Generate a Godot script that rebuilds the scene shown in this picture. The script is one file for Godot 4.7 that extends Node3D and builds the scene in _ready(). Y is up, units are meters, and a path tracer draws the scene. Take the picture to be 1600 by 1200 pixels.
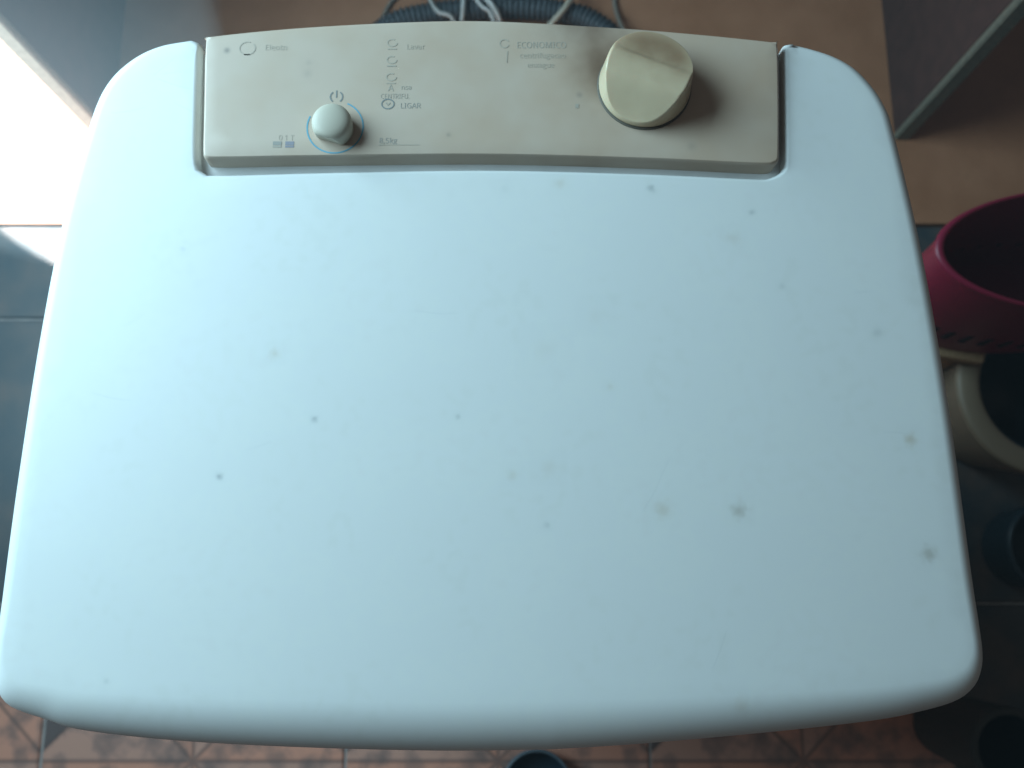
extends Node3D
# A washing machine seen from above, standing on a tiled floor by an open doorway. Units are metres, y up.

const TOP := 1.0
var used := {}
var rng := RandomNumberGenerator.new()


# ---------------------------------------------------------------- naming and building helpers
func numbered(called: String) -> String:
	if not used.has(called):
		used[called] = 0
		return called
	used[called] += 1
	return "%s_%03d" % [called, used[called]]


func tag(o: Node, label: String, category: String, group := "") -> void:
	o.set_meta("label", label)
	o.set_meta("category", category)
	if group:
		o.set_meta("group", group)


func thing(called: String, label: String, category: String, where := Vector3.ZERO, turn := 0.0, group := "") -> Node3D:
	var o := Node3D.new()
	o.name = numbered(called)
	add_child(o)
	o.position = where
	o.rotation.y = turn
	tag(o, label, category, group)
	return o


func obj(called: String, mesh: Mesh, m: Material, parent: Node = self) -> MeshInstance3D:
	var o := MeshInstance3D.new()
	o.name = numbered(called) if parent == self else called
	o.mesh = mesh
	if m:
		o.material_override = m
	parent.add_child(o, true)
	return o


func lin(r: float, g: float, b: float) -> Color:
	return Color(r, g, b).linear_to_srgb()


func mat(c: Color, rough := 0.5, spec := 0.5) -> StandardMaterial3D:
	var m := StandardMaterial3D.new()
	m.albedo_color = c
	m.roughness = rough
	m.metallic_specular = spec
	return m


func noise_tex(a: Color, b: Color, freq: float, seed_n: int, octaves := 4, size := 512, mid := 0.5) -> NoiseTexture2D:
	var n := FastNoiseLite.new()
	n.seed = seed_n
	n.frequency = freq
	n.fractal_octaves = octaves
	var ramp := Gradient.new()
	ramp.offsets = PackedFloat32Array([maxf(0.0, mid - 0.35), minf(1.0, mid + 0.35)])
	ramp.colors = PackedColorArray([a, b])
	var t := NoiseTexture2D.new()
	t.noise = n
	t.width = size
	t.height = size
	t.seamless = true
	t.color_ramp = ramp
	return t


func bump_tex(freq: float, seed_n: int, strength: float) -> NoiseTexture2D:
	var n := FastNoiseLite.new()
	n.seed = seed_n
	n.frequency = freq
	var t := NoiseTexture2D.new()
	t.noise = n
	t.width = 512
	t.height = 512
	t.seamless = true
	t.as_normal_map = true
	t.bump_strength = strength
	return t


func mottled(a: Color, b: Color, freq: float, seed_n: int, rough: float, scale_uv := 1.0, bump := 0.0, bump_freq := 0.03) -> StandardMaterial3D:
	var m := mat(Color.WHITE, rough)
	m.albedo_texture = noise_tex(a, b, freq, seed_n)
	m.uv1_triplanar = true
	m.uv1_world_triplanar = true
	m.uv1_scale = Vector3.ONE * scale_uv
	if bump > 0.0:
		m.normal_enabled = true
		m.normal_texture = bump_tex(bump_freq, seed_n + 7, bump)
		m.normal_scale = 1.0
	return m


# a closed curve through a few points, evenly resampled
func closed_curve(p: PackedVector2Array, step: float) -> PackedVector2Array:
	var fine := PackedVector2Array()
	var n := p.size()
	for i in n:
		for k in 12:
			fine.append(p[i].cubic_interpolate(p[(i + 1) % n], p[(i + n - 1) % n], p[(i + 2) % n], k / 12.0))
	return resample(fine, step, true)


func open_curve(p: PackedVector2Array, step: float) -> PackedVector2Array:
	var fine := PackedVector2Array()
	var n := p.size()
	for i in n - 1:
		for k in 12:
			fine.append(p[i].cubic_interpolate(p[i + 1], p[maxi(i - 1, 0)], p[mini(i + 2, n - 1)], k / 12.0))
	fine.append(p[n - 1])
	return resample(fine, step, false)


func resample(p: PackedVector2Array, step: float, closed: bool) -> PackedVector2Array:
	var out := PackedVector2Array([p[0]])
	var carry := 0.0
	var n := p.size()
	for i in (n if closed else n - 1):
		var a := p[i]
		var b := p[(i + 1) % n]
		var l := a.distance_to(b)
		var at := step - carry
		while at < l:
			out.append(a.lerp(b, at / l))
			at += step
		carry = l - (at - step)
	if not closed:
		out.append(p[n - 1])
	elif out[out.size() - 1].distance_to(out[0]) < step * 0.5:
		out.remove_at(out.size() - 1)
	return out


func signed_area(p: PackedVector2Array) -> float:
	var s := 0.0
	for i in p.size():
		s += p[i].cross(p[(i + 1) % p.size()])
	return s


# outward normals of a closed outline in (x, z)
func normals_of(p: PackedVector2Array) -> PackedVector2Array:
	var s := signf(signed_area(p))
	var out := PackedVector2Array()
	var n := p.size()
	for i in n:
		var t := (p[(i + 1) % n] - p[(i + n - 1) % n]).normalized()
		out.append(Vector2(t.y, -t.x) * s)
	return out


func tri(st: SurfaceTool, a: Vector3, b: Vector3, c: Vector3, out_way: Vector3) -> void:
	# front faces run clockwise
	if (b - a).cross(c - a).dot(out_way) > 0.0:
		var t := b
		b = c
		c = t
	for v: Vector3 in [a, b, c]:
		st.set_uv(Vector2((v.x + 0.35) / 0.7, (v.z + 0.42) / 0.6))
		st.add_vertex(v)


# A moulded slab: rings from the outline upward (ring = insets per vertex and a height), closed by a gently crowned top.
func slab(outline: PackedVector2Array, rings: Array, top_at: Callable, grid: float, bottom := true, ways := PackedVector2Array()) -> ArrayMesh:
	var st := SurfaceTool.new()
	st.begin(Mesh.PRIMITIVE_TRIANGLES)
	st.set_smooth_group(1)
	var nrm := normals_of(outline)
	var n := outline.size()
	var loops: Array = []
	for r: Dictionary in rings:
		var loop := PackedVector3Array()
		for i in n:
			var q: Vector2 = outline[i] - (ways[i] if ways else nrm[i]) * r.inset[i]
			loop.append(Vector3(q.x, r.y[i], q.y))
		loops.append(loop)
	for k in loops.size() - 1:
		for i in n:
			var j := (i + 1) % n
			var out_way := Vector3(nrm[i].x, 0.3, nrm[i].y)
			tri(st, loops[k][i], loops[k][j], loops[k + 1][j], out_way)
			tri(st, loops[k][i], loops[k + 1][j], loops[k + 1][i], out_way)
	var last: PackedVector3Array = loops[loops.size() - 1]
	var poly := PackedVector2Array()
	for v in last:
		poly.append(Vector2(v.x, v.z))
	var pts := poly.duplicate()
	var lo := poly[0]
	var hi := poly[0]
	for q in poly:
		lo = lo.min(q)
		hi = hi.max(q)
	var shrunk := Geometry2D.offset_polygon(poly, -grid * 0.45)
	var x := lo.x
	while x < hi.x:
		var z := lo.y
		while z < hi.y:
			var q := Vector2(x + rng.randf_range(-0.12, 0.12) * grid, z + rng.randf_range(-0.12, 0.12) * grid)
			for s in shrunk:
				if inside(q, s):
					pts.append(q)
			z += grid
		x += grid
	var ids := Geometry2D.triangulate_delaunay(pts)
	for t in range(0, ids.size(), 3):
		var a := pts[ids[t]]
		var b := pts[ids[t + 1]]
		var c := pts[ids[t + 2]]
		if absf((b - a).cross(c - a)) < 1e-9 or not inside((a + b + c) / 3.0, poly):
			continue
		var v: Array = []
		for k in 3:
			var id := ids[t + k]
			v.append(last[id] if id < n else Vector3(pts[id].x, top_at.call(pts[id].x, pts[id].y), pts[id].y))
		tri(st, v[0], v[1], v[2], Vector3.UP)
	if bottom:
		st.set_smooth_group(2)
		var under := Geometry2D.triangulate_polygon(outline)
		var first: PackedVector3Array = loops[0]
		for t in range(0, under.size(), 3):
			tri(st, first[under[t]], first[under[t + 1]], first[under[t + 2]], Vector3.DOWN)
	st.generate_normals()
	return st.commit()


func inside(q: Vector2, p: PackedVector2Array) -> bool:
	var odd := false
	var n := p.size()
	for i in n:
		var a := p[i]
		var b := p[(i + 1) % n]
		if (a.y > q.y) != (b.y > q.y) and q.x < a.x + (b.x - a.x) * (q.y - a.y) / (b.y - a.y):
			odd = not odd
	return odd


func even(n: int, v: float) -> PackedFloat32Array:
	var a := PackedFloat32Array()
	a.resize(n)
	a.fill(v)
	return a


func lathe(profile: PackedVector2Array, seg := 48, bend = null) -> ArrayMesh:
	# profile runs (radius, height) from the bottom outside to the top centre
	var st := SurfaceTool.new()
	st.begin(Mesh.PRIMITIVE_TRIANGLES)
	st.set_smooth_group(1)
	var grid: Array = []
	for p in profile:
		var row := PackedVector3Array()
		for i in seg:
			var a := TAU * i / seg
			var v := Vector3(p.x * cos(a), p.y, p.x * sin(a))
			if bend != null:
				v = bend.call(v)
			row.append(v)
		grid.append(row)
	for k in profile.size() - 1:
		var d := profile[k + 1] - profile[k]
		for i in seg:
			var j := (i + 1) % seg
			var a := TAU * (i + 0.5) / seg
			var o := Vector3(d.y * cos(a), -d.x, d.y * sin(a))
			if profile[k].x > 1e-6:
				tri(st, grid[k][i], grid[k][j], grid[k + 1][j], o)
			if profile[k + 1].x > 1e-6:
				tri(st, grid[k][i], grid[k + 1][j], grid[k + 1][i], o)
	st.generate_normals()
	return st.commit()


func rounded(p: PackedVector2Array, step := 0.25) -> PackedVector2Array:
	# softens the corners of a lathe profile
	var out := PackedVector2Array([p[0]])
	for i in range(1, p.size() - 1):
		var a := p[i].lerp(p[i - 1], step)
		var b := p[i].lerp(p[i + 1], step)
		for k in 5:
			var t := k / 4.0
			out.append(a.lerp(p[i], t).lerp(p[i].lerp(b, t), t))
	out.append(p[p.size() - 1])
	return out


func tube(path: PackedVector3Array, radius: float, seg := 10, rib_pitch := 0.0, rib := 0.0) -> ArrayMesh:
	var c := Curve3D.new()
	var n := path.size()
	for i in n:
		var h := (path[mini(i + 1, n - 1)] - path[maxi(i - 1, 0)]) / 6.0
		c.add_point(path[i], -h, h)
	var l := c.get_baked_length()
	var step := rib_pitch / 8.0 if rib_pitch > 0.0 else maxf(radius, 0.004)
	var rows := maxi(int(l / step), 4)
	var st := SurfaceTool.new()
	st.begin(Mesh.PRIMITIVE_TRIANGLES)
	st.set_smooth_group(1)
	var prev: Array = []
	var prev_c := Vector3.ZERO
	var side := Vector3.ZERO
	for k in rows + 1:
		var at := l * k / rows
		var p := c.sample_baked(at, true)
		var f := (c.sample_baked(minf(at + 0.003, l), true) - c.sample_baked(maxf(at - 0.003, 0.0), true)).normalized()
		if side == Vector3.ZERO:
			side = f.cross(Vector3.UP if absf(f.y) < 0.9 else Vector3.RIGHT).normalized()
		side = (side - f * side.dot(f)).normalized()
		var up := side.cross(f)
		var r := radius
		if rib_pitch > 0.0:
			r += rib * clampf(1.6 * cos(TAU * at / rib_pitch), -1.0, 1.0)
		var row: Array = []
		for i in seg:
			var a := TAU * i / seg
			row.append(p + (side * cos(a) + up * sin(a)) * r)
		if prev:
			for i in seg:
				var j := (i + 1) % seg
				var o: Vector3 = prev[i] + row[j] - prev_c - p
				tri(st, prev[i], prev[j], row[j], o)
				tri(st, prev[i], row[j], row[i], o)
		else:
			for i in range(1, seg - 1):
				tri(st, row[0], row[i], row[i + 1], -f)
		if k == rows:
			for i in range(1, seg - 1):
				tri(st, row[0], row[i], row[i + 1], f)
		prev = row
		prev_c = p
	st.generate_normals()
	return st.commit()


# a box with chamfered edges, centred on `at`
func chamfered(size: Vector3, ch: float, at := Vector3.ZERO) -> ArrayMesh:
	var st := SurfaceTool.new()
	st.begin(Mesh.PRIMITIVE_TRIANGLES)
	var h := size * 0.5
	var pt := func(s: Vector3, axis: int) -> Vector3:
		var q := Vector3(h.x - ch, h.y - ch, h.z - ch)
		q[axis] = h[axis]
		return at + q * s
	st.set_smooth_group(-1)
	for axis in 3:
		var u := (axis + 1) % 3
		var w := (axis + 2) % 3
		for s in [-1.0, 1.0]:
			var c: Array = []
			for k: Vector2 in [Vector2(-1, -1), Vector2(1, -1), Vector2(1, 1), Vector2(-1, 1)]:
				var g := Vector3.ZERO
				g[axis] = s
				g[u] = k.x
				g[w] = k.y
				c.append(pt.call(g, axis))
			var o := Vector3.ZERO
			o[axis] = s
			tri(st, c[0], c[1], c[2], o)
			tri(st, c[0], c[2], c[3], o)
			for s2 in [-1.0, 1.0]:
				# the chamfer between this face and the next axis's face
				var g1 := Vector3.ZERO
				g1[axis] = s
				g1[u] = s2
				g1[w] = -1.0
				var g2 := g1
				g2[w] = 1.0
				var oo := Vector3.ZERO
				oo[axis] = s
				oo[u] = s2
				tri(st, pt.call(g1, axis), pt.call(g2, axis), pt.call(g2, u), oo)
				tri(st, pt.call(g1, axis), pt.call(g2, u), pt.call(g1, u), oo)
	for sx in [-1.0, 1.0]:
		for sy in [-1.0, 1.0]:
			for sz in [-1.0, 1.0]:
				var g := Vector3(sx, sy, sz)
				tri(st, pt.call(g, 0), pt.call(g, 1), pt.call(g, 2), g)
	st.generate_normals()
	return st.commit()


# a flat printed stroke of even width that follows a path on the panel
func stroke(path: PackedVector2Array, width: float, y: float, thick := 0.00006) -> ArrayMesh:
	var st := SurfaceTool.new()
	st.begin(Mesh.PRIMITIVE_TRIANGLES)
	st.set_smooth_group(-1)
	var l: Array = []
	var r: Array = []
	for i in path.size():
		var t := (path[mini(i + 1, path.size() - 1)] - path[maxi(i - 1, 0)]).normalized()
		var s := Vector2(-t.y, t.x) * width * 0.5
		l.append(path[i] + s)
		r.append(path[i] - s)
	for i in path.size() - 1:
		for top in [0.0, thick]:
			var o := Vector3.UP if top > 0.0 else Vector3.DOWN
			var a := Vector3(l[i].x, y + top, l[i].y)
			var b := Vector3(l[i + 1].x, y + top, l[i + 1].y)
			var c := Vector3(r[i + 1].x, y + top, r[i + 1].y)
			var d := Vector3(r[i].x, y + top, r[i].y)
			tri(st, a, b, c, o)
			tri(st, a, c, d, o)
	st.generate_normals()
	return st.commit()


func arc(c: Vector2, r: float, a0: float, a1: float, squash := 1.0, n := 40) -> PackedVector2Array:
	var p := PackedVector2Array()
	for i in n + 1:
		var a := deg_to_rad(lerpf(a0, a1, float(i) / n))
		p.append(c + Vector2(cos(a), sin(a) * squash) * r)
	return p


func lettering(words: String, at: Vector2, height: float, y: float, m: Material, parent: Node, font_name := "Droid Sans", squeeze := 1.0) -> void:
	var f := SystemFont.new()
	f.font_names = PackedStringArray([font_name])
	var t := TextMesh.new()
	t.text = words
	t.font = f
	t.font_size = 32
	t.pixel_size = height / 23.0
	t.depth = 0.00006
	t.curve_step = 1.0
	t.horizontal_alignment = HORIZONTAL_ALIGNMENT_LEFT
	var o := obj("lettering", t, m, parent)
	o.rotation.x = -PI / 2
	o.scale = Vector3(squeeze, 1, 1)
	o.position = Vector3(at.x, y, at.y)


# ---------------------------------------------------------------- surfaces with prints, stains and wear
func lid_texture() -> ImageTexture:
	var w := 1120
	var h := 960
	var img := Image.create(w, h, false, Image.FORMAT_RGB8)
	var n1 := FastNoiseLite.new()
	n1.seed = 5
	n1.frequency = 0.006
	n1.fractal_octaves = 3
	var n2 := FastNoiseLite.new()
	n2.seed = 9
	n2.frequency = 0.05
	n2.fractal_octaves = 4
	for j in h:
		for i in w:
			var a := n1.get_noise_2d(i, j)
			var b := n2.get_noise_2d(i, j)
			var k := 1.0 + 0.012 * a + 0.004 * b
			var grime := clampf(b * a * 3.0 - 0.08, 0.0, 0.3) * 0.05
			img.set_pixel(i, j, lin(0.715 * k * (1.0 - grime), 0.745 * k * (1.0 - grime * 1.1), 0.735 * k * (1.0 - grime * 1.5)))
	# rust and dirt specks: x, z, radius in mm, strength
	var brown := lin(0.30, 0.205, 0.10)
	var grey := lin(0.16, 0.19, 0.20)
	var specks := [
		[0.0895, -0.2360, 2.6, 0.55, grey], [0.1537, -0.2193, 2.0, 0.5, grey], [0.0310, -0.2390, 4.0, 0.22, brown], [0.1405, -0.2019, 4.5, 0.16, brown],
		[-0.1473, -0.1261, 3.2, 0.3, brown], [-0.1209, -0.0852, 1.9, 0.6, grey], [-0.0332, -0.0864, 1.9, 0.35, grey], [-0.1770, -0.0501, 2.0, 0.75, grey],
		[0.1355, -0.0295, 4.4, 0.6, brown.lerp(grey, 0.5)], [0.0897, -0.0303, 5.0, 0.32, brown], [0.2476, -0.0041, 4.6, 0.62, brown.lerp(grey, 0.5)], [0.2426, -0.0726, 3.8, 0.5, brown],
		[0.2277, -0.1400, 3.0, 0.25, grey], [0.0000, -0.0505, 3.4, 0.2, brown], [0.0209, -0.0209, 2.0, 0.3, grey], [0.1315, 0.0819, 5.0, 0.22, brown],
		[-0.2351, 0.0680, 2.0, 0.25, grey], [0.06, -0.105, 2.4, 0.16, brown], [-0.21, -0.195, 2.0, 0.2, grey], [0.022, -0.055, 5.0, 0.14, brown],
		[0.02, -0.128, 8.0, 0.07, brown], [0.052, -0.15, 6.0, 0.06, brown], [0.17, -0.17, 2.0, 0.2, grey], [-0.005, -0.235, 3.0, 0.12, grey],
	]
	var edge := FastNoiseLite.new()
	edge.seed = 3
	edge.frequency = 0.07
	for s: Array in specks:
		var cx: float = (s[0] + 0.35) / 0.7 * w
		var cy: float = (s[1] + 0.42) / 0.6 * h
		var r: float = s[2] * 1.6
		for j in range(maxi(0, int(cy - 2.2 * r)), mini(h, int(cy + 2.2 * r) + 1)):
			for i in range(maxi(0, int(cx - 2.2 * r)), mini(w, int(cx + 2.2 * r) + 1)):
				var d := Vector2(i - cx, j - cy).length() / r * (1.0 + 0.55 * edge.get_noise_2d(i * 1.7, j * 1.7))
				img.set_pixel(i, j, img.get_pixel(i, j).lerp(s[4], s[3] * 0.5 * exp(-1.3 * d * d)))
	# faint scuffs
	rng.seed = 41
	for k in 14:
		var p := Vector2(rng.randf_range(0.12, 0.9) * w, rng.randf_range(0.15, 0.85) * h)
		if k < 4:
			p = Vector2(rng.randf_range(0.14, 0.2) * w, rng.randf_range(0.16, 0.26) * h)
		var d := Vector2.from_angle(rng.randf_range(-1.2, 0.4))
		var l := rng.randf_range(12.0, 60.0)
		for t in int(l):
			var q := p + d * t + Vector2(0, sin(t * 0.07) * 2.0)
			if q.x > 1 and q.y > 1 and q.x < w - 2 and q.y < h - 2:
				img.set_pixel(int(q.x), int(q.y), img.get_pixel(int(q.x), int(q.y)).lerp(grey, 0.05))
	return ImageTexture.create_from_image(img)


func panel_texture() -> ImageTexture:
	var w := 1120
	var h := 960
	var img := Image.create(w, h, false, Image.FORMAT_RGB8)
	var n1 := FastNoiseLite.new()
	n1.seed = 15
	n1.frequency = 0.012
	n1.fractal_octaves = 4
	var soot := lin(0.075, 0.045, 0.03)
	for j in range(0, h):
		for i in w:
			var x := i / float(w) * 0.7 - 0.35
			var z := j / float(h) * 0.6 - 0.42
			if z > -0.22:
				break
			var a := n1.get_noise_2d(i, j)
			var c := lin(0.535, 0.445, 0.36).lerp(lin(0.465, 0.345, 0.25), clampf(0.35 + 1.5 * x + 0.45 * a, 0.0, 1.0) * 0.9)
			# the ring of ground-in finger dirt beside the large dial
			var d := Vector2(x - 0.064, (z + 0.318) * 0.85).length()
			c = c.lerp(soot, 0.75 * exp(-pow(d / 0.022, 2.0)) * (0.8 + 0.5 * a))
			var e := Vector2((x - 0.05) * 0.55, z + 0.352).length()
			c = c.lerp(soot, 0.6 * exp(-pow(e / 0.014, 2.0)) * (0.8 + 0.6 * a))
			img.set_pixel(i, j, c)
	for s: Array in [[-0.1893, -0.3318, 2.4, 0.55], [-0.135, -0.315, 4.0, 0.12], [-0.1345, -0.323, 3.0, 0.10], [0.116, -0.263, 4.0, 0.16], [-0.0415, -0.2711, 2.0, 0.25], [0.044, -0.2995, 2.6, 0.3]]:
		var cx: float = (s[0] + 0.35) / 0.7 * w
		var cy: float = (s[1] + 0.42) / 0.6 * h
		var r: float = s[2] * 1.6
		for j in range(int(cy - 2 * r), int(cy + 2 * r) + 1):
			for i in range(int(cx - 2 * r), int(cx + 2 * r) + 1):
				var q := Vector2(i - cx, j - cy).length() / r
				img.set_pixel(i, j, img.get_pixel(i, j).lerp(lin(0.14, 0.13, 0.12), s[3] * exp(-1.6 * q * q)))
	return ImageTexture.create_from_image(img)


func tile_texture(seed_n: int) -> ImageTexture:
	# an eight-rayed star printed on the tile, worn and mottled
	var s := 384
	var img := Image.create(s, s, false, Image.FORMAT_RGB8)
	var n := FastNoiseLite.new()
	n.seed = seed_n
	n.frequency = 0.02
	n.fractal_octaves = 4
	var clay := lin(0.60, 0.31, 0.23)
	var dark := lin(0.13, 0.11, 0.11)
	var pale := lin(0.52, 0.31, 0.25)
	for j in s:
		for i in s:
			var p := Vector2(i + 0.5, j + 0.5) / s * 2.0 - Vector2.ONE
			var a := n.get_noise_2d(i, j)
			var ang := fposmod(p.angle() / (TAU / 8.0), 1.0)
			var sector := int(floor(fposmod(p.angle(), TAU) / (TAU / 8.0)))
			var diamond := absf(p.x) + absf(p.y)
			var c := clay
			if diamond > 1.06:
				c = dark if (sector % 2 == 0) else clay
			else:
				c = pale if (sector % 2 == 0) else clay
			var line := minf(ang, 1.0 - ang) * p.length() * TAU / 8.0
			line = minf(line, absf(diamond - 1.06) * 0.7)
			c = c.lerp(lin(0.06, 0.05, 0.05), 0.5 * clampf(1.0 - line / 0.020, 0.0, 1.0))
			c = c.lerp(dark, clampf(0.14 + a * 0.8, 0.0, 0.6))
			img.set_pixel(i, j, c)
	return ImageTexture.create_from_image(img)


# ---------------------------------------------------------------- the washing machine
func lid_outline() -> PackedVector2Array:
	var left := PackedVector2Array([
		Vector2(-0.2175, -0.3480), Vector2(-0.2370, -0.3445), Vector2(-0.2530, -0.3378), Vector2(-0.2660, -0.3275), Vector2(-0.2747, -0.3155), Vector2(-0.2803, -0.3005), Vector2(-0.2845, -0.2790),
		Vector2(-0.2940, -0.2162), Vector2(-0.3002, -0.1369), Vector2(-0.3040, -0.0497), Vector2(-0.3060, 0.0227), Vector2(-0.3075, 0.0540), Vector2(-0.3055, 0.0735), Vector2(-0.2980, 0.0853), Vector2(-0.2769, 0.0930),
		Vector2(-0.2536, 0.0994), Vector2(-0.1947, 0.1055), Vector2(-0.1167, 0.1092), Vector2(-0.0389, 0.1108), Vector2(0.0233, 0.1100),
	])
	var right := PackedVector2Array([
		Vector2(0.0233, 0.1100), Vector2(0.0779, 0.1066), Vector2(0.1561, 0.0997), Vector2(0.2152, 0.0932), Vector2(0.2450, 0.0875), Vector2(0.2638, 0.0818), Vector2(0.2740, 0.0740), Vector2(0.2786, 0.0640), Vector2(0.2798, 0.0530),
		Vector2(0.2788, 0.0350), Vector2(0.2767, 0.0015), Vector2(0.2728, -0.0989), Vector2(0.2656, -0.1982), Vector2(0.2555, -0.2790), Vector2(0.2512, -0.2980), Vector2(0.2440, -0.3128), Vector2(0.2330, -0.3262),
		Vector2(0.2190, -0.3350), Vector2(0.2030, -0.3408), Vector2(0.1890, -0.3443),
	])
	var out := open_curve(left, 0.004)
	out.remove_at(out.size() - 1)
	out.append_array(open_curve(right, 0.004))
	# the notch that holds the control panel
	var notch := PackedVector2Array([
		Vector2(0.1840, -0.3425), Vector2(0.1824, -0.3390), Vector2(0.1810, -0.3200), Vector2(0.1775, -0.2560), Vector2(0.1745, -0.2480), Vector2(0.1670, -0.2440), Vector2(0.1560, -0.2436), Vector2(0.0828, -0.2468), Vector2(-0.0166, -0.2492),
		Vector2(-0.1242, -0.2477), Vector2(-0.1930, -0.2462), Vector2(-0.2010, -0.2482), Vector2(-0.2052, -0.2550), Vector2(-0.2082, -0.3000), Vector2(-0.2104, -0.3400), Vector2(-0.2116, -0.3445), Vector2(-0.2140, -0.3465),
	])
	out.append_array(open_curve(notch, 0.004))
	return out


func lid_mesh() -> ArrayMesh:
	var outline := lid_outline()
	var n := outline.size()
	var nrm := normals_of(outline)
	# where each rim vertex ends on the top: the outline drawn in, far at the front, little at the sides and the back
	var ways := PackedVector2Array()
	var drop := PackedFloat32Array()
	for i in n:
		var p := outline[i]
		var f := clampf((p.y + 0.02) / 0.13, 0.0, 1.0)
		var b := clampf((-p.y - 0.24) / 0.11, 0.0, 1.0)
		var away := clampf((absf(p.x + 0.014) - 0.212) / 0.04, 0.0, 1.0) if p.y < -0.2 else 1.0
		var way := Vector2(0.011 * away * clampf(p.x / 0.27, -1.0, 1.0), 0.031 * pow(f, 2.6) - 0.008 * b * b)
		var in_notch := p.y < -0.235 and p.y > -0.341 and p.x > -0.2125 and p.x < 0.1838
		if in_notch:
			way = nrm[i] * 0.0035
		ways.append(way)
		drop.append(0.005 if in_notch else lerpf(0.013, 0.027, pow(f, 2.6)))
	for k in 6:
		var w2 := ways.duplicate()
		var d2 := drop.duplicate()
		for i in n:
			w2[i] = (ways[(i + n - 1) % n] + ways[i] * 2.0 + ways[(i + 1) % n]) * 0.25
			d2[i] = (drop[(i + n - 1) % n] + drop[i] * 2.0 + drop[(i + 1) % n]) * 0.25
		ways = w2
		drop = d2
	var rings: Array = []
	rings.append({"inset": even(n, 0.25), "y": even(n, 0.945)})
	rings.append({"inset": even(n, 0.03), "y": even(n, 0.950)})
	for k in 13:
		var a := PI / 2 * k / 12.0
		var ys := PackedFloat32Array()
		for i in n:
			var p := outline[i] - ways[i] * (1.0 - cos(a))
			ys.append(crown(p.x, p.y) - drop[i] * (1.0 - sin(a)))
		rings.append({"inset": even(n, 1.0 - cos(a)), "y": ys})
	return slab(outline, rings, crown, 0.010, true, ways)


func crown(x: float, z: float) -> float:
	return TOP - 0.0035 * pow(x / 0.29, 2.0) - 0.0025 * pow((z + 0.12) / 0.23, 2.0)


func panel_mesh() -> ArrayMesh:
	var p := PackedVector2Array([
		Vector2(0.1770, -0.3378), Vector2(0.1756, -0.3000), Vector2(0.1728, -0.2560), Vector2(0.1716, -0.2522), Vector2(0.1680, -0.2504), Vector2(0.1500, -0.2508), Vector2(0.0828, -0.2542), Vector2(-0.0166, -0.2570),
		Vector2(-0.1242, -0.2560), Vector2(-0.1920, -0.2548), Vector2(-0.1985, -0.2562), Vector2(-0.2002, -0.2600), Vector2(-0.2018, -0.2900), Vector2(-0.2044, -0.3400), Vector2(-0.2032, -0.3432),
		Vector2(-0.1492, -0.3500), Vector2(-0.0854, -0.3545), Vector2(-0.0171, -0.3560), Vector2(0.0682, -0.3508), Vector2(0.1277, -0.3450), Vector2(0.1745, -0.3390),
	])
	var outline := closed_curve(p, 0.004)
	var n := outline.size()
	var nrm := normals_of(outline)
	# the top is the outline drawn in: a broad chamfer at the front, a small round elsewhere
	var ways := PackedVector2Array()
	var drop := PackedFloat32Array()
	for i in n:
		var q := outline[i]
		var front := clampf((q.y + 0.278) / 0.031, 0.0, 1.0)
		var back := clampf((-q.y - 0.325) / 0.028, 0.0, 1.0)
		ways.append(Vector2(0.0018 * clampf((q.x + 0.014) / 0.175, -1.0, 1.0), 0.0018 * front * front - 0.0045 * back))
		drop.append(0.0020 + 0.003 * back)
	var rings: Array = []
	rings.append({"inset": even(n, 0.0), "y": even(n, 0.972)})
	for k in 11:
		var t := k / 10.0
		var a := PI / 2 * t
		var ys := PackedFloat32Array()
		for i in n:
			var front := clampf(0.0, 0.0, 1.0)
			ys.append(panel_top() - drop[i] * lerpf(1.0 - sin(a), 1.0 - pow(t, 0.9), 0.9 * front))
		rings.append({"inset": even(n, lerpf(1.0 - cos(a), t, 0.75)), "y": ys})
	return slab(outline, rings, func(_x: float, _z: float) -> float: return panel_top(), 0.012, true, ways)


func panel_top() -> float:
	return 1.003


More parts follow.
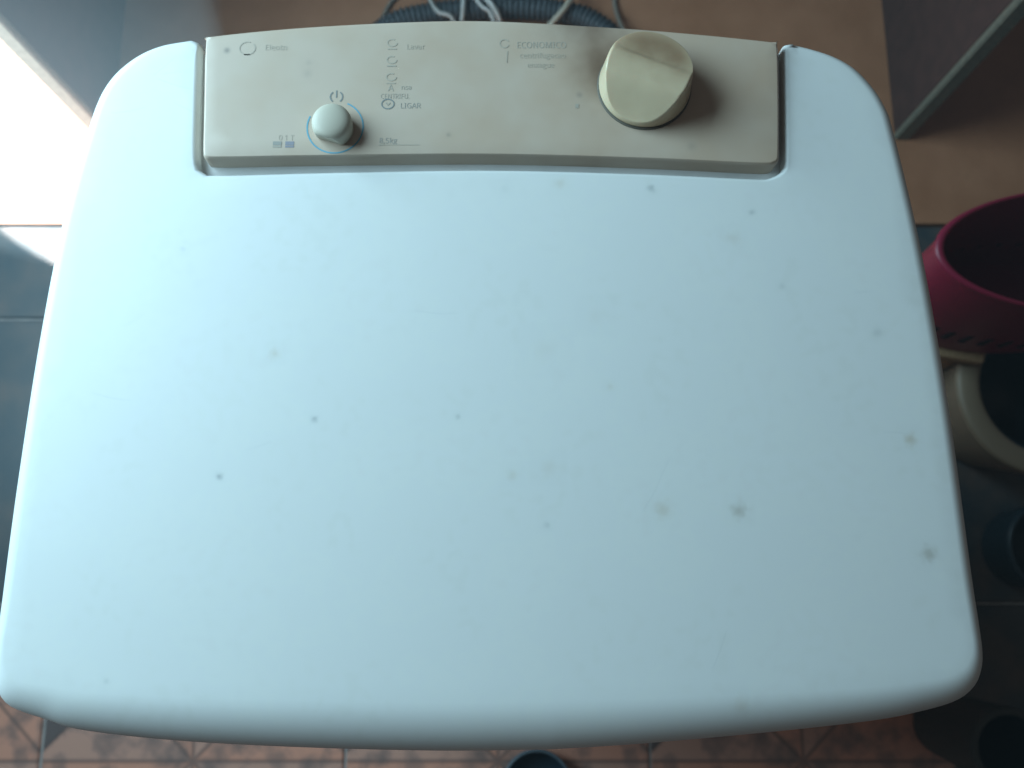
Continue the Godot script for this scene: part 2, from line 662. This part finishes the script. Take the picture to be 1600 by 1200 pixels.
func make_washer() -> void:
	var w := thing("washing_machine", "white top-loading washing machine with a yellowed control panel, seen from above", "washing machine")
	var white := mat(lin(0.72, 0.72, 0.71), 0.35)
	var lid := mat(Color.WHITE, 0.38, 0.4)
	lid.albedo_texture = lid_texture()
	lid.normal_enabled = true
	var body := PackedVector2Array()
	for c: Array in [[0.246, 0.070, 0.0], [-0.262, 0.066, 90.0], [-0.250, -0.335, 180.0], [0.222, -0.335, 270.0]]:
		var sx := 1.0 if c[0] > 0 else -1.0
		var sz := 1.0 if c[1] > 0 else -1.0
		for p in arc(Vector2(c[0] - sx * 0.03, c[1] - sz * 0.03), 0.03, c[2], c[2] + 90.0, 1.0, 8):
			body.append(p)
	var n := body.size()
	obj("body", slab(body, [{"inset": even(n, 0.01), "y": even(n, 0.03)}, {"inset": even(n, 0.0), "y": even(n, 0.045)}, {"inset": even(n, 0.0), "y": even(n, 0.962)}, {"inset": even(n, 0.003), "y": even(n, 0.965)}], func(_x: float, _z: float) -> float: return 0.965, 0.05), white, w)
	for q: Vector2 in [Vector2(-0.22, 0.03), Vector2(0.2, 0.03), Vector2(-0.2, -0.29), Vector2(0.17, -0.29)]:
		var f := obj("foot", lathe(rounded(PackedVector2Array([Vector2(0, 0), Vector2(0.024, 0), Vector2(0.020, 0.036), Vector2(0, 0.036)])), 20), mat(lin(0.03, 0.03, 0.03), 0.7), w)
		f.position = Vector3(q.x, 0, q.y)
	var lid_part := obj("lid", lid_mesh(), lid, w)
	lid_part.set_meta("label", "white lid with brown and grey specks and a rounded front edge")
	# the shallow white tray in which the control panel lies
	var tray := PackedVector2Array([Vector2(-0.218, -0.338), Vector2(0.19, -0.338), Vector2(0.187, -0.236), Vector2(-0.212, -0.236)])
	obj("panel_recess", slab(resample(tray, 0.01, true), [{"inset": even(200, 0.0), "y": even(200, 0.966)}, {"inset": even(200, 0.0), "y": even(200, 0.9885)}], func(_x: float, _z: float) -> float: return 0.9885, 0.03), white, w)
	var beige := mat(Color.WHITE, 0.36, 0.5)
	beige.albedo_texture = panel_texture()
	var panel := obj("control_panel", panel_mesh(), beige, w)
	panel.set_meta("label", "yellowed beige control panel with worn print and two dials")
	panel_print(panel)
	dials(w)


func panel_print(panel: Node) -> void:
	var y := panel_top() + 0.0001
	var ink := mat(lin(0.20, 0.215, 0.21), 0.6)
	var worn := mat(lin(0.37, 0.335, 0.28), 0.55)
	var faint := mat(lin(0.425, 0.37, 0.30), 0.5)
	var blue := mat(lin(0.10, 0.34, 0.46), 0.5)
	var dark_tone := mat(lin(0.30, 0.29, 0.26), 0.6)
	var dark_tone2 := mat(lin(0.24, 0.24, 0.28), 0.6)
	# power sign: two brackets and a bar
	var c := Vector2(-0.1150, -0.2977)
	for k in 2:
		obj("power_symbol", stroke(arc(c, 0.0040, 125.0 if k == 0 else -55.0, 235.0 if k == 0 else 55.0, 1.0, 14), 0.0009, y), ink, panel)
	obj("power_symbol", stroke(PackedVector2Array([c + Vector2(0, -0.0046), c + Vector2(0, 0.0006)]), 0.0009, y), ink, panel)
	# blue level ring, open at the top left
	obj("level_ring", stroke(arc(Vector2(-0.1150, -0.2762), 0.0182, -66.0, 205.0, 1.0, 80), 0.0009, y), blue, panel)
	# two small squares with a worn caption
	for k in 2:
		var m: Material = dark_tone if k == 0 else dark_tone2
		var x0 := -0.1548 + k * 0.0080
		obj("level_mark", stroke(PackedVector2Array([Vector2(x0, -0.2648), Vector2(x0 + 0.0056, -0.2648)]), 0.0026, y), m, panel)
		obj("level_mark", stroke(PackedVector2Array([Vector2(x0, -0.2625), Vector2(x0 + 0.0056, -0.2625)]), 0.0013, y), worn if k == 0 else dark_tone2, panel)
	lettering("0 1 T", Vector2(-0.1515, -0.2686), 0.0034, y, faint, panel)
	# maker's mark at the far left, all but rubbed away
	obj("emblem", stroke(arc(Vector2(-0.1755, -0.3330), 0.0052, -40.0, 290.0, 0.9, 30), 0.0007, y), faint, panel)
	obj("emblem", stroke(PackedVector2Array([Vector2(-0.1775, -0.3284), Vector2(-0.1735, -0.3284)]), 0.0009, y), worn, panel)
	lettering("Eleotn", Vector2(-0.1640, -0.3335), 0.0038, y, faint, panel)
	# column of wash symbols
	for k in 3:
		var z := -0.3370 + k * 0.0125
		obj("wash_symbol", stroke(arc(Vector2(-0.0795, z), 0.0032, 0.0, 300.0, 0.8, 24), 0.0008, y), faint, panel)
		obj("wash_symbol", stroke(PackedVector2Array([Vector2(-0.0825, z + 0.0045), Vector2(-0.0765, z + 0.0045)]), 0.0008, y), faint if k != 1 else worn, panel)
	lettering("A", Vector2(-0.0815, -0.3040), 0.0046, y, worn, panel)
	lettering("nsa", Vector2(-0.0730, -0.3045), 0.0033, y, worn, panel)
	lettering("Lavar", Vector2(-0.0700, -0.3340), 0.0036, y, faint, panel)
	lettering("CENTRIFU.", Vector2(-0.0862, -0.2980), 0.0034, y, worn, panel, "Droid Sans", 0.85)
	obj("wash_symbol", stroke(arc(Vector2(-0.0812, -0.2926), 0.0040, 0.0, 360.0, 0.85, 36), 0.0008, y), ink, panel)
	obj("wash_symbol", stroke(PackedVector2Array([Vector2(-0.0826, -0.2936), Vector2(-0.0812, -0.2916), Vector2(-0.0797, -0.2936)]), 0.0008, y), worn, panel)
	lettering("LIGAR", Vector2(-0.0732, -0.2913), 0.0036, y, dark_tone, panel)
	# load mark
	lettering("8,5kg", Vector2(-0.0862, -0.2665), 0.0036, y, dark_tone, panel)
	obj("level_mark", stroke(PackedVector2Array([Vector2(-0.0862, -0.2636), Vector2(-0.0835, -0.2636)]), 0.0006, y), worn, panel)
	obj("level_mark", stroke(PackedVector2Array([Vector2(-0.0835, -0.2637), Vector2(-0.060, -0.2637)]), 0.0004, y), faint, panel)
	# programme captions beside the large dial
	lettering("ECONOMICO", Vector2(0.0030, -0.3352), 0.0044, y, worn, panel, "Droid Sans", 0.92)
	lettering("centrifugacao", Vector2(0.0050, -0.3275), 0.0036, y, faint, panel)
	lettering("enxague", Vector2(0.0100, -0.3205), 0.0034, y, faint, panel)
	obj("emblem", stroke(arc(Vector2(-0.0050, -0.3365), 0.0030, 20.0, 330.0, 1.0, 20), 0.0008, y), faint, panel)
	obj("emblem", stroke(PackedVector2Array([Vector2(-0.0030, -0.331), Vector2(-0.0035, -0.3225)]), 0.0007, y), faint, panel)
	obj("level_mark", stroke(PackedVector2Array([Vector2(0.0415, -0.2912), Vector2(0.0437, -0.2912)]), 0.0030, y), worn, panel)


func dials(w: Node) -> void:
	# cream plastic, coloured browner towards the far side of the grip; the texture spans the dial's own 64 mm
	var img := Image.create(192, 192, false, Image.FORMAT_RGB8)
	var smear := FastNoiseLite.new()
	smear.seed = 92
	smear.frequency = 0.02
	for j in 192:
		for i in 192:
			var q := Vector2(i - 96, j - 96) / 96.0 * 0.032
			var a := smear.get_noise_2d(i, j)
			var browning := smoothstep(-0.010, 0.022, -q.dot(Vector2(-0.38, 0.92)) + 0.003 * a) * smoothstep(0.036, 0.018, q.length())
			img.set_pixel(i, j, lin(0.57, 0.465, 0.315).lerp(lin(0.24, 0.145, 0.085), clampf(0.75 * browning + 0.08 * a + 0.05, 0.0, 1.0)))
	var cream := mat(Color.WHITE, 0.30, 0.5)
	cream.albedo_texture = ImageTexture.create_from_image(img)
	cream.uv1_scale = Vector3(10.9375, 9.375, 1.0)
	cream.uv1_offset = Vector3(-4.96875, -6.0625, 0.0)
	cream.subsurf_scatter_enabled = true
	cream.subsurf_scatter_strength = 0.08
	var across := Vector2(-0.38, 0.92).normalized()  # across the raised grip
	var shape := func(v: Vector3) -> Vector3:
		var d := Vector2(v.x, v.z).dot(across)
		var low := 0.0252 - smoothstep(0.009, 0.031, d) * 0.0165 - maxf(d - 0.002, 0.0) * 0.10 - smoothstep(0.003, 0.0075, -d) * 0.0022 - maxf(-d - 0.0075, 0.0) * 0.24
		return Vector3(v.x, minf(v.y, low), v.z)
	var prof := PackedVector2Array([Vector2(0.0290, 0.0012), Vector2(0.0298, 0.0018), Vector2(0.0301, 0.0032)])
	for k in 9:
		prof.append(Vector2(0.0299 - 0.0022 * k / 8.0, 0.0042 + 0.0178 * k / 8.0))
	for k in 7:
		var a := PI / 2 * (k + 1) / 7.0
		prof.append(Vector2(0.0277 - 0.0042 * (1.0 - cos(a)), 0.0220 + 0.0042 * sin(a)))
	for k in 14:
		prof.append(Vector2(0.0230 * (1.0 - k / 14.0), 0.0264))
	prof.append(Vector2(0.0, 0.0264))
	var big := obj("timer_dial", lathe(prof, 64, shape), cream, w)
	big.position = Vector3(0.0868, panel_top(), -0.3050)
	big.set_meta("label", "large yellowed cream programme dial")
	var skirt := obj("dial_skirt", lathe(rounded(PackedVector2Array([Vector2(0.0309, 0.0), Vector2(0.0309, 0.0010), Vector2(0.027, 0.0016), Vector2(0.0, 0.0016)])), 48), mat(lin(0.10, 0.09, 0.07), 0.6), big)
	skirt.position = Vector3.ZERO
	var off_white := mat(lin(0.48, 0.45, 0.37), 0.45, 0.4)
	var facet := func(v: Vector3) -> Vector3:
		var f := Vector2(-0.30, 0.95).normalized()
		var q := Vector2(v.x, v.z)
		var lim := lerpf(0.0112, 0.0088, clampf((0.0112 - v.y) / 0.011, 0.0, 1.0))
		if v.y < 0.0112 and q.dot(f) > lim:
			q -= f * (q.dot(f) - lim)
		return Vector3(q.x, v.y, q.y)
	var sp := PackedVector2Array([Vector2(0.0122, 0.0), Vector2(0.0125, 0.002), Vector2(0.0128, 0.006), Vector2(0.0129, 0.0085), Vector2(0.0126, 0.0107), Vector2(0.0117, 0.0124), Vector2(0.0100, 0.0136), Vector2(0.0075, 0.0144), Vector2(0.004, 0.0149), Vector2(0.0, 0.0150)])
	var small := obj("level_dial", lathe(sp, 48, facet), off_white, w)
	small.position = Vector3(-0.1152, panel_top(), -0.2742)
	small.set_meta("label", "small off-white dial inside a blue printed ring")


# ---------------------------------------------------------------- things round the machine
func vessel(called: String, label: String, category: String, at: Vector3, r_top: float, r_base: float, h: float, wall: float, rim: float, m: Material, stretch := Vector2.ONE, inner: Material = null) -> Node3D:
	var t := thing(called, label, category, at)
	var outer := rounded(PackedVector2Array([Vector2(0, 0.0), Vector2(r_base, 0.0), Vector2(r_top, h - 0.004), Vector2(r_top - 0.002, h - 0.002)]), 0.06)
	var squash := func(v: Vector3) -> Vector3: return Vector3(v.x * stretch.x, v.y, v.z * stretch.y)
	obj("wall", lathe(outer, 64, squash), m, t)
	var inside := PackedVector2Array([Vector2(r_top - 0.002, h - 0.002), Vector2(r_top - wall, h - 0.006), Vector2(r_base - wall, 0.006), Vector2(0.0, 0.006)])
	obj("inner_wall", lathe(inside, 64, squash), inner if inner else m, t)
	var rp := PackedVector2Array()
	for k in 13:
		var a := TAU * k / 12.0
		rp.append(Vector2(r_top - rim * 0.5 + cos(a) * rim * 0.5, h + sin(a) * minf(rim * 0.5, 0.006)))
	obj("rim", lathe(rp, 64, squash), m, t)
	return t


func basket() -> void:
	# an oval basket with a row of slots low on its side
	var t := thing("laundry_basket", "pink-red oval plastic basket with slots low on its side, on a small wooden stand", "basket", Vector3(0.735, 0.242, -0.377))
	var m := mat(lin(0.20, 0.010, 0.037), 0.42)
	m.backlight_enabled = true
	m.backlight = lin(0.10, 0.004, 0.012)
	var dark := mat(lin(0.012, 0.004, 0.006), 0.8)
	var h := 0.26
	var a0 := Vector2(0.205, 0.0)
	var squash := func(v: Vector3) -> Vector3: return Vector3(v.x, v.y, v.z * 0.40)
	var prof := PackedVector2Array()
	for k in 11:
		var s := k / 10.0
		prof.append(Vector2(lerpf(0.170, a0.x, pow(s, 0.75)), h * s))
	obj("wall", lathe(prof, 80, squash), m, t)
	var inn := PackedVector2Array()
	for k in 11:
		var s := 1.0 - k / 10.0
		inn.append(Vector2(lerpf(0.166, a0.x - 0.004, pow(s, 0.75)), 0.004 + (h - 0.004) * s))
	inn.append(Vector2(0.0, 0.004))
	obj("inner_wall", lathe(inn, 80, squash), m, t)
	obj("base", lathe(PackedVector2Array([Vector2(0.0, 0.001), Vector2(0.170, 0.001), Vector2(0.170, 0.002), Vector2(0.0, 0.003)]), 60, squash), m, t)
	var rp := PackedVector2Array()
	for k in 13:
		var a := TAU * k / 12.0
		rp.append(Vector2(a0.x + cos(a) * 0.006, h + sin(a) * 0.005))
	obj("rim", lathe(rp, 80, squash), m, t)
	for k in 40:
		var a := TAU * k / 40.0
		var s := 0.30
		var r := lerpf(0.170, a0.x, pow(s, 0.75)) + 0.0006
		var o := obj("slot", chamfered(Vector3(0.009, 0.034, 0.003), 0.001), dark, t)
		o.position = Vector3(cos(a) * r, h * s, sin(a) * r * 0.40)
		o.rotation.y = PI / 2 - atan2(sin(a) / 0.40, cos(a))


func hose_and_cables() -> void:
	var grey := mat(lin(0.050, 0.063, 0.073), 0.5)
	var h := obj("drain_hose", tube(PackedVector3Array([
		Vector3(-0.30, 0.024, -0.86), Vector3(-0.285, 0.024, -0.95), Vector3(-0.235, 0.024, -1.012), Vector3(-0.1739, 0.024, -1.034), Vector3(-0.0996, 0.024, -1.046), Vector3(-0.0100, 0.024, -1.052), Vector3(0.0871, 0.024, -1.044), Vector3(0.1490, 0.024, -1.024),
		Vector3(0.200, 0.024, -0.975), Vector3(0.22, 0.024, -0.90), Vector3(0.20, 0.024, -0.80)]), 0.0205, 20, 0.0105, 0.0022), grey)
	tag(h, "dark grey corrugated drain hose curled on the brown floor behind the machine", "hose")
	var white := mat(lin(0.46, 0.46, 0.44), 0.45)
	var cream := mat(lin(0.38, 0.34, 0.27), 0.5)
	var tan_grey := mat(lin(0.20, 0.17, 0.14), 0.55)
	var list := [
		["white cable running straight back across the hose", white, 0.0040, [Vector3(-0.092, 0.006, -1.35), Vector3(-0.090, 0.012, -1.15), Vector3(-0.0915, 0.052, -1.065), Vector3(-0.0935, 0.053, -1.03), Vector3(-0.099, 0.010, -0.985), Vector3(-0.10, 0.005, -0.90)]],
		["white twin-strand cable slanting down over the hose, nearer the panel's middle", white, 0.0050, [Vector3(-0.10, 0.005, -1.16), Vector3(-0.082, 0.012, -1.10), Vector3(-0.060, 0.055, -1.060), Vector3(-0.030, 0.053, -1.022), Vector3(-0.015, 0.012, -0.99), Vector3(0.01, 0.005, -0.90)]],
		["thin white cable left of the twin-strand cable, over the hose", white, 0.0038, [Vector3(-0.10, 0.015, -1.105), Vector3(-0.083, 0.054, -1.068), Vector3(-0.058, 0.054, -1.034), Vector3(-0.038, 0.048, -1.015), Vector3(-0.02, 0.005, -0.95)]],
		["short white cable end curling out of the hose's left half", white, 0.0036, [Vector3(-0.160, 0.010, -1.085), Vector3(-0.156, 0.048, -1.050), Vector3(-0.140, 0.052, -1.022), Vector3(-0.115, 0.050, -1.012), Vector3(-0.10, 0.02, -0.98)]],
		["cream cable bending across the hose's right half", cream, 0.0052, [Vector3(0.125, 0.006, -1.30), Vector3(0.122, 0.010, -1.11), Vector3(0.118, 0.052, -1.062), Vector3(0.098, 0.055, -1.026), Vector3(0.06, 0.030, -0.992), Vector3(0.03, 0.005, -0.95)]],
		["grey-brown cable looped at the hose's left end", tan_grey, 0.0042, [Vector3(-0.12, 0.005, -1.14), Vector3(-0.17, 0.006, -1.13), Vector3(-0.2082, 0.006, -1.105), Vector3(-0.238, 0.006, -1.075), Vector3(-0.255, 0.010, -1.035), Vector3(-0.262, 0.050, -0.99), Vector3(-0.25, 0.047, -0.96), Vector3(-0.23, 0.005, -0.90)]],
		["pale cable curving round the hose's right end", tan_grey, 0.0045, [Vector3(0.185, 0.006, -1.20), Vector3(0.199, 0.006, -1.10), Vector3(0.203, 0.008, -1.06), Vector3(0.206, 0.030, -1.02), Vector3(0.21, 0.050, -0.97), Vector3(0.19, 0.020, -0.90)]],
	]
	for e: Array in list:
		var c := obj("power_cable", tube(PackedVector3Array(e[3]), e[2], 10), e[1])
		tag(c, e[0], "cable", "cables behind the washing machine")


func partition(x: float, label: String, face: Material, strip: Material) -> void:
	var t := thing("wooden_partition", label, "partition", Vector3(x, 0, -1.20), 0.0, "dark partitions either side of the brown floor")
	obj("panel", chamfered(Vector3(0.026, 0.75, 0.80), 0.002, Vector3(0, 0.375, 0)), face, t)
	obj("edge_strip", chamfered(Vector3(0.030, 0.752, 0.014), 0.003, Vector3(0, 0.376, 0.408)), strip, t)


func floors() -> void:
	# brown cement floor behind, tiled floor in front; both meet at z = -0.615
	var back := obj("back_floor", chamfered(Vector3(4.4, 0.06, 2.4), 0.0008, Vector3(0, -0.03, -1.8165)), mottled(lin(0.31, 0.140, 0.072), lin(0.365, 0.172, 0.094), 0.012, 21, 0.6, 1.2, 0.4))
	back.set_meta("kind", "structure")
	var bed := obj("floor", chamfered(Vector3(4.4, 0.06, 3.2), 0.0005, Vector3(0, -0.034, 0.9885)), mottled(lin(0.26, 0.24, 0.23), lin(0.36, 0.33, 0.31), 0.03, 33, 0.85, 3.0))
	bed.set_meta("kind", "structure")
	var shared: Array = []
	for v in 3:
		var m := mat(Color.WHITE, 0.30, 0.45)
		m.albedo_texture = tile_texture(60 + v)
		m.albedo_color = Color(1, 1, 1) if v == 0 else (Color(0.94, 0.95, 0.97) if v == 1 else Color(1.0, 0.96, 0.94))
		shared.append(m)
	var dark_tone := mottled(lin(0.032, 0.050, 0.060), lin(0.105, 0.082, 0.072), 0.012, 66, 0.35, 1.3)  # plain dark tiles; the dimness left and right of the machine put in colour
	var mesh := tile_mesh(0.5, 0.0035)
	var k := 0
	for i in range(-4, 4):
		for j in range(-2, 4):
			var cx := -0.5268 + 0.5035 * (i + 1)
			var cz := 0.3240 + 0.5035 * j
			var z0 := maxf(cz - 0.25, -0.6113)
			if cz + 0.25 < -0.55:
				continue
			var o := obj("tile", mesh if z0 == cz - 0.25 else tile_mesh(0.5, 0.0035, z0 - cz), dark_tone if (i < -1 and j < 0) or i >= 2 else shared[(k * 7 + i * 3 + 12) % 3], bed)
			o.position = Vector3(cx, 0, cz)
			if z0 == cz - 0.25:
				o.rotation.y = PI / 2 * ((k * 5 + 3) % 4)
			k += 1


func tile_mesh(s: float, bevel: float, from := -0.25) -> ArrayMesh:
	var st := SurfaceTool.new()
	st.begin(Mesh.PRIMITIVE_TRIANGLES)
	st.set_smooth_group(-1)
	var h := s * 0.5
	var lo := [Vector3(-h, -0.004, from), Vector3(h, -0.004, from), Vector3(h, -0.004, h), Vector3(-h, -0.004, h)]
	var hi := [Vector3(-h + bevel, 0, from + bevel), Vector3(h - bevel, 0, from + bevel), Vector3(h - bevel, 0, h - bevel), Vector3(-h + bevel, 0, h - bevel)]
	var put := func(a: Vector3, b: Vector3, c: Vector3) -> void:
		if (b - a).cross(c - a).y > 0.0:
			var t := b
			b = c
			c = t
		for v: Vector3 in [a, b, c]:
			st.set_uv(Vector2((v.x + h) / s, (v.z + h) / s))
			st.add_vertex(v)
	put.call(hi[0], hi[1], hi[2])
	put.call(hi[0], hi[2], hi[3])
	for k in 4:
		var n := (k + 1) % 4
		put.call(lo[k], lo[n], hi[n])
		put.call(lo[k], hi[n], hi[k])
	st.generate_normals()
	return st.commit()


# ---------------------------------------------------------------- the scene
func _ready() -> void:
	rng.seed = 7
	var cam := Camera3D.new()
	cam.name = "camera"
	cam.fov = 47.925
	cam.near = 0.02
	cam.far = 50.0
	cam.position = Vector3(0, 1.52, 0)
	cam.rotation_degrees = Vector3(-(90.0 - 11.555), 0, 0)
	var optics := CameraAttributesPhysical.new()
	optics.frustum_focal_length = 27.0
	optics.frustum_focus_distance = 0.52
	optics.frustum_near = 0.02
	optics.frustum_far = 50.0
	optics.exposure_aperture = 7.0
	cam.attributes = optics
	add_child(cam)
	cam.current = true

	var env := Environment.new()
	env.background_mode = Environment.BG_COLOR
	env.background_color = lin(0.058, 0.054, 0.050)
	env.tonemap_mode = Environment.TONE_MAPPER_LINEAR
	env.tonemap_exposure = 1.0
	env.sdfgi_enabled = true
	env.ssao_enabled = true
	env.ssil_enabled = true
	env.fog_enabled = true
	env.fog_density = 0.02
	env.volumetric_fog_enabled = true
	env.volumetric_fog_density = 0.0
	env.fog_light_color = lin(0.75, 0.9, 1.0)
	var we := WorldEnvironment.new()
	we.name = "environment"
	we.environment = env
	add_child(we)

	# daylight from the open doorway on the left
	var door := AreaLight3D.new()
	door.name = "doorway_daylight"
	door.area_size = Vector2(1.0, 1.1)
	door.light_energy = 3.9
	door.light_color = lin(0.565, 0.86, 1.0)
	door.shadow_enabled = true
	door.area_range = 8.0
	add_child(door)
	door.look_at_from_position(Vector3(-1.0, 1.50, -0.60), Vector3(0.0, 0.95, -0.15))

	# the patch of sun that comes through it onto the floor
	var sun := SpotLight3D.new()
	sun.name = "low_sun_through_doorway"
	sun.light_energy = 60.0
	sun.light_color = lin(1.0, 0.98, 0.95)
	sun.spot_angle = 13.0
	sun.spot_angle_attenuation = 0.02
	sun.spot_range = 8.0
	sun.light_size = 0.01
	sun.shadow_enabled = true
	add_child(sun)
	sun.look_at_from_position(Vector3(-2.0, 1.5, -0.6), Vector3(-2.0, 1.5, -0.6) + Vector3(0.687, -0.708, -0.163))

	# fog added at the left to imitate the glare veil of the lens
	var veil := FogVolume.new()
	veil.name = "lens_veil_haze"
	veil.shape = RenderingServer.FOG_VOLUME_SHAPE_ELLIPSOID
	veil.size = Vector3(1.15, 1.7, 1.85)
	var air := FogMaterial.new()
	air.density = 0.165
	air.albedo = lin(0.55, 0.84, 1.0)
	veil.material = air
	veil.position = Vector3(-1.0, 0.5, -0.62)
	veil.set_meta("kind", "stuff")
	add_child(veil)

	floors()
	var dark_face := mottled(lin(0.042, 0.020, 0.017), lin(0.060, 0.028, 0.023), 0.02, 71, 0.75, 2.0)
	var pale := mottled(lin(0.20, 0.20, 0.17), lin(0.28, 0.28, 0.24), 0.05, 72, 0.6, 3.0)
	partition(-0.775, "low dark partition with a lighter front edge, beside the bright sunlit floor", dark_face, pale)
	partition(0.742, "low dark red-brown partition with a pale front edge, beyond the red basket", dark_face, mottled(lin(0.11, 0.11, 0.085), lin(0.15, 0.15, 0.115), 0.05, 73, 0.7, 3.0))
	make_washer()
	hose_and_cables()
	basket()
	var beige := mat(lin(0.20, 0.155, 0.105), 0.5)
	var blue := mat(lin(0.010, 0.032, 0.045), 0.4)
	vessel("beige_bucket", "beige bucket with a broad rim, right of the machine below the red basket", "bucket", Vector3(0.832, 0, -0.262), 0.139, 0.10, 0.20, 0.004, 0.036, beige)
	vessel("blue_bucket", "dark blue bucket standing inside the beige bucket", "bucket", Vector3(0.832, 0.008, -0.262), 0.104, 0.085, 0.185, 0.003, 0.006, blue)
	var wood := mottled(lin(0.30, 0.20, 0.11), lin(0.42, 0.29, 0.17), 0.05, 80, 0.7, 6.0)
	var stool := thing("wooden_stand", "small pale wooden stand under the red basket, one corner showing", "stand", Vector3(0.664, 0, -0.372), -0.165)
	obj("seat", chamfered(Vector3(0.134, 0.022, 0.134), 0.003, Vector3(0, 0.229, 0)), wood, stool)
	for k: Vector2 in [Vector2(-1, -1), Vector2(1, -1), Vector2(1, 1), Vector2(-1, 1)]:
		obj("leg", chamfered(Vector3(0.022, 0.218, 0.022), 0.003, Vector3(k.x * 0.045, 0.109, k.y * 0.045)), wood, stool)
	vessel("dark_bucket", "dark blue-black bucket with a grey-green rim on the floor at the bottom right", "bucket", Vector3(0.715, 0, 0.265), 0.058, 0.05, 0.20, 0.003, 0.012, mat(lin(0.035, 0.042, 0.038), 0.5), Vector2.ONE, blue)
	vessel("plastic_tub", "dark teal plastic tub at the right edge, between the beige and dark buckets", "tub", Vector3(0.875, 0, -0.02), 0.075, 0.065, 0.10, 0.003, 0.008, blue)
	vessel("blue_bowl", "small dark blue bowl with a thin pale rim on the tiles before the machine", "bowl", Vector3(0.040, 0, 0.352), 0.056, 0.045, 0.045, 0.003, 0.005, mat(lin(0.10, 0.14, 0.17), 0.5), Vector2.ONE, mat(lin(0.012, 0.032, 0.05), 0.45))
